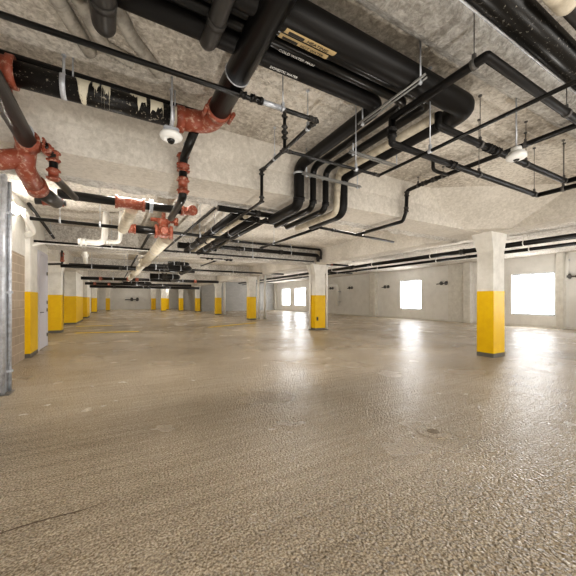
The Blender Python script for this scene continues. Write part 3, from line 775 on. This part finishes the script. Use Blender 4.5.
# far cluster of mixed pipes
for i, (px0, py0, px1, py1, yy, r, lab) in enumerate((
        (140, 266, 190, 269, 14.0, .12, 'thick black pipe section hanging mid-distance, right of the tan pipe'),
        (150, 276, 178, 279, 19.0, .16, 'thick dark pipe section hanging farther back'),
        (168, 263, 188, 267, 13.0, .07, 'short black pipe section above the thicker one'),
        (123, 283, 150, 285, 26.0, .14, 'distant dark pipe section near the red couplings'))):
    a = at(px0, py0, y=yy); b = at(px1, py1, y=yy); b.z = a.z
    pipe('drain_branch', lab, 'pipe', [a, b, (b.x+.05, yy+2.5, b.z)], r, 'blackm', hangers=[(0, .3), (0, .8)], couplings=[(0, .5)], cm='drab')
# brown pipe by left wall + red end
a = at(29, 204, z=H+1.9); b = at(62, 249, z=H+1.9)
t = pipe('sprinkler_pipe', 'brown pipe running back along the left wall ending in a red drop', 'pipe', [a, b, b+Vector((0, .05, -.55)), b+Vector((-.6, .05, -.6))], .035, 'brown' if 'brown' in M else 'drab', couplings=[(0, .97)], hangers=[(0, .5)], bend=.05)
coupling(t, b+Vector((0, .05, -.3)), Z, .05, 'red', .35)
# white looping conduits on the left
z = H+1.75
a = at(44, 250, y=10.0); 
pipe('white_pipe', 'long thin white pipe leaving the left wall with an elbow', 'pipe', [(-2.0, 9.6, at(46, 246, y=10).z-.1), (-1.75, 9.9, at(46, 243, y=10).z), (.9, 9.9, at(46, 243, y=10).z)], .04, 'whitepipe', bend=.12, couplings=[(0, .9)], cm='whitepipe', hangers=[(1, .5)])
a = at(78, 241.5, y=9.2); b = at(104, 241.5, y=9.2); b.z = a.z; c = at(106, 230, y=9.2)
pipe('white_pipe', 'thick white pipe with upturned end under the ceiling at left', 'pipe', [a, b, (b.x+.05, 9.2, ZC)], .075, 'whitepipe', bend=.18, couplings=[(0, .2)], cm='whitepipe')
a = at(105, 241.5, y=9.0); b = at(120, 242, y=9.0); b.z = a.z
pipe('white_pipe', 'short white pipe with upturned end right of the thicker white one', 'pipe', [a, b, (b.x+.03, 9.0, ZC)], .05, 'whitepipe', bend=.14, couplings=[(0, .2)], cm='whitepipe')
a = at(84, 247, y=13.5); b = at(86, 262, y=16.5)
pipe('white_pipe', 'pale pipe slanting back under the ceiling above the left piers', 'pipe', [a, b], .09, 'whitepipe', couplings=[(0, .5)], cm='whitepipe')
pipe('white_pipe', 'white insulated elbow on the left wall beside the pier top', 'pipe', [(-2.0, 8.4, 3.35), (-1.8, 8.4, 3.3), (-1.78, 9.2, 3.0), (-2.0, 9.4, 2.95)], .06, 'whitepipe', bend=.2, couplings=[(0, .5)], cm='whitepipe')

# centre cluster beyond the beam
zc = H+1.50
def P(px, py, yy): return at(px, py, y=yy)
def run(label, pts, r, m='black', **kw): return pipe('drain_branch', label, 'pipe', pts, r, m, **kw)
run('black pipe crossing beneath the beam towards the dropped bundle', [(1.45, 5.05, H+1.56), (2.9, 5.05, H+1.56)], .05, couplings=[(0, .5)], cm='drab')
run('second black pipe crossing beneath the beam just behind the first', [(2.0, 5.5, H+1.56), (3.2, 5.5, H+1.56)], .035, couplings=[(0, .3), (0, .8)], cm='drab')
a = at(318, 228, z=zc)
run('thin black pipe running back from the bundle past the paired lines', [a, (a.x-.05, at(262, 247, x=a.x).y, zc)], .03, hangers=[(0, .7)], couplings=[(0, .96)], cm='drab')
for i, (px, py, r, m, lab) in enumerate(((236, 214, .08, 'blackm', 'dark pipe receding past the beam, leftmost of the parallel four'), (246, 216, .05, 'tan', 'pale pipe receding past the beam between dark ones'),
        (256, 218, .08, 'blackm', 'dark pipe receding past the beam, third of the parallel four'), (266, 220, .045, 'drab', 'grey pipe receding past the beam, rightmost of the parallel four'))):
    a = at(px, py, z=H+1.6)
    run(lab, [a, (a.x, 10.2+i*.1, H+1.6)], r, m, couplings=[(0, .6)], cm='drab', hangers=[(0, .3), (0, .8)])
for i, (px0, py0, px1, py1, r, lab) in enumerate(((204, 238, 321, 250, .045, 'long thin black pipe ending in an elbow above the mid-distance column, upper of the pair'),
                               (214, 246.5, 318, 255.5, .075, 'long thick black pipe ending in an elbow above the mid-distance column, lower of the pair'))):
    yy = 10.9+i*.15
    a = P(px0, py0, yy); b = P(px1, py1, yy); a.z = b.z = (a.z+b.z)/2
    t = run(lab, [a+Vector((0, .9, 0)), a, b, b-Z*(.42 if i == 0 else .28)], r, couplings=[(1, .2), (1, .6), (2, .4)], cm='drab', hangers=[(1, .25), (1, .7)], bend=.12)
a = P(318, 263, 11.3); b = P(345, 266, 11.3)
run('black pipe leaving the column top towards the right wall', [(8.35, 11.3, a.z-.02), (9.6, 11.3, a.z-.03)], .05, couplings=[(0, .2)], cm='red')
a = P(200, 255, 12.0); b = P(232, 256.5, 12.0); b.z = a.z
run('stubby thick black manifold hanging left of the paired lines', [a, b], .13, 'blackm', couplings=[(0, .3), (0, .9)], cm='blackm', hangers=[(0, .3), (0, .7)])
a = P(178, 245, 10.5)
run('dark valve manifold bunched where the parallel pipes end', [a, a+Vector((1.3, .1, 0))], .10, 'blackm', couplings=[(0, .3), (0, .7)], cm='drab', hangers=[(0, .4)])
a = P(200, 236, 9.4)
run('pale fat pipe elbow bunched where the parallel pipes end', [a, a+Vector((.35, .3, -.05)), a+Vector((.4, 1.5, -.05))], .12, 'tan', bend=.2, couplings=[(0, .3)], cm='tan')
a = P(232, 255, 12.2); b = P(203, 268, 16.5)
run('thin black pipe slanting away from the stubby manifold', [a, (b.x, 17, a.z)], .035, couplings=[(0, .5)], cm='drab')
a = P(226, 252.5, 12.6); b = P(305, 257.5, 12.6); b.z = a.z
run('thin black pipe just behind the paired lines', [a, b], .03, couplings=[(0, .5)], cm='drab')

# right-hand ceiling mains along the right wall
for i, (xx, zz_, r, lab) in enumerate(((12.3, H+1.98, .09, 'long black pipe along the right side ceiling, inner of the pair'), (12.7, H+1.80, .06, 'long black pipe along the right side ceiling, outer of the pair'))):
    pipe('sprinkler_main', lab, 'pipe', [(xx, -2, zz_), (xx, 34, zz_)], r, 'black', hangers=[(0, .08), (0, .2), (0, .3), (0, .4), (0, .5), (0, .62), (0, .75)], couplings=[(0, .15), (0, .26), (0, .45)], cm='drab', hm='whitepipe')
for yy in (4.2, 9.2, 13.4, 17.4):
    pass
for i, (py, yy, r, lab) in enumerate(((256.5, 13.8, .07, 'black crossing pipe joining the right side mains, nearer one'), (261, 16.5, .05, 'black crossing pipe joining the right side mains, farther one'))):
    b = at(410, py+4, y=yy); a = at(352, py-1, y=yy); 
    pipe('sprinkler_main', lab, 'pipe', [(a.x, yy, H+1.98-.1*i), (12.25, yy, H+1.98-.1*i)], r, 'black', hangers=[(0, .3), (0, .7)], couplings=[(0, .5)], cm='drab')
# thin line on underside of the beam, right of drop
pipe('sprinkler_pipe', 'thin black pipe hugging the beam underside right of the bundle drop', 'pipe', [(3.45, 5.3, H+1.56), (4.85, 5.42, H+1.53), (6.3, 5.6, H+1.53)], .028, 'black', bend=.02, couplings=[(0, .5), (0, .97)], cm='drab')
# white conduit loop on the girder at right
t = thing('electrical_conduit', 'pale conduit loop on the ceiling above the near column', 'conduit', (7.6, 3.6, 3.3))
MB().tube([at(512, 200, x=7.78), at(513, 193, x=7.78)+Vector((0,0,0)), at(538, 206, x=7.78), at(508, 214, x=7.78)], .02, 8, bend=.05).build('pipe', 'galv', t)

# sagging patch lines on ceiling: small anchors with short rods
for i, (px, py, ln) in enumerate(((471, 14, .42), (213, 152, .3), (420, 68, .2), (548, 100, .3))):
    pass

# ------------------------------------------------------------------ added fill strip lights behind the beams, brightening the aisles
def fill_luminaire(x, y, z, label, L=1.2, e=60):
    t = thing('fill_strip_light', label, 'light', (x, y, z))
    MB().box(x-L/2, x+L/2, y-.07, y+.07, z, z+.05, .01).build('housing', 'plastic', t)
    MB().tube([(x-L/2+.04, y, z-.02), (x+L/2-.04, y, z-.02)], .018, 10).build('tube', 'tube', t)
    ld = bpy.data.lights.new('strip', 'AREA'); ld.shape = 'RECTANGLE'; ld.size = L; ld.size_y = .15; ld.energy = e; ld.color = (1, .95, .88)
    lo = bpy.data.objects.new('fill_strip_lamp', ld); C.objects.link(lo); lo.location = (x, y, z-.05); lo.parent = t; lo.matrix_parent_inverse = Matrix.Translation((x, y, z)).inverted()
    MB().cyl((x-L/3, y, z+.05), (x-L/3, y, ZC), .006).cyl((x+L/3, y, z+.05), (x+L/3, y, ZC), .006).build('rod', 'galv', t)
for i, (yy, zz_) in enumerate(((5.75, 3.52), (12.9, 3.5), (21.0, 3.5), (29.2, 3.5), (37.6, 3.5), (45.4, 3.5))):
    for j, x in enumerate((.3, 5.2)):
        fill_luminaire(x, yy, zz_, 'added white strip light for fill, hidden behind the %s beam, %s' % (['first', 'second', 'third', 'fourth', 'fifth', 'sixth'][i], ['left aisle', 'centre aisle'][j]), e=45)
p = at(39, 224, y=8.3)
t = thing('wall_light', 'small glowing wall light high on the left wall before the pier', 'light', p)
MB().box(-2.0, -1.93, p.y-.22, p.y+.22, 3.2, 3.42, .01).build('housing', 'plastic', t)
MB().box(-1.93, -1.89, p.y-.2, p.y+.2, 3.24, 3.38, .01).build('diffuser', 'glow', t)

ld = bpy.data.lights.new('wall_lamp', 'AREA'); ld.shape = 'RECTANGLE'; ld.size = .2; ld.size_y = .4; ld.energy = 60; ld.color = (1, .95, .88)
lo = bpy.data.objects.new('wall_lamp', ld); C.objects.link(lo); lo.location = (-1.87, p.y, 3.31); lo.rotation_euler = (math.radians(-25), math.radians(-75), 0)
lo.parent = t; lo.matrix_parent_inverse = Matrix.Translation(p).inverted()
def bounce_fill(x, y, z, e):  # added lamps without fixtures, standing in for light bounced off the floor
    ld = bpy.data.lights.new('bounce_fill', 'SPOT'); ld.energy = e; ld.spot_size = math.radians(165); ld.spot_blend = 1; ld.shadow_soft_size = 0
    ld.color = (1, .965, .91)
    lo = bpy.data.objects.new('bounce_fill', ld); C.objects.link(lo); lo.location = (x, y, z); lo.rotation_euler = (math.pi, 0, 0)
for x, y, e in ((.3, 2.2, 90), (3.4, 1.6, 90), (6.0, 2.6, 90), (1.5, -1.5, 90), (1, 8, 260), (5, 8, 260), (12, 2, 260), (12, 8, 300), (16, 5, 200), (1, 15.5, 300), (5, 15.5, 300), (13, 15, 400), (1, 24, 300), (5, 24, 300), (13, 23, 400), (3, 32, 400), (13, 32, 300), (2, 41, 400), (2, 48, 200)):
    bounce_fill(x, y, .15, e)

# added fill lamp behind the camera, plus world light from the open back
def area(loc, rot, sx, sy, e, col):
    ld = bpy.data.lights.new('a', 'AREA'); ld.shape = 'RECTANGLE'; ld.size = sx; ld.size_y = sy; ld.energy = e; ld.color = col
    lo = bpy.data.objects.new('rear_fill', ld); C.objects.link(lo); lo.location = loc; lo.rotation_euler = rot; return lo
area((2.5, -5.5, 1.4), (math.radians(90+18), 0, 0), 12, 2.4, 420, (1, .96, .9))

w = bpy.data.worlds.new('W'); bpy.context.scene.world = w; w.use_nodes = True
w.node_tree.nodes['Background'].inputs[0].default_value = (1, .97, .93, 1); w.node_tree.nodes['Background'].inputs[1].default_value = 1.2

cam = bpy.data.cameras.new('cam'); co = bpy.data.objects.new('camera', cam); C.objects.link(co)
co.location = (0, 0, H); co.rotation_euler = (math.radians(90), 0, -YAW)
cam.sensor_width = 36; cam.lens = 36*F/576; cam.shift_y = 12/576; cam.clip_start = .05
bpy.context.scene.camera = co
sc = bpy.context.scene
sc.view_settings.view_transform = 'Standard'; sc.view_settings.look = 'Medium High Contrast'; sc.view_settings.exposure = 0.0
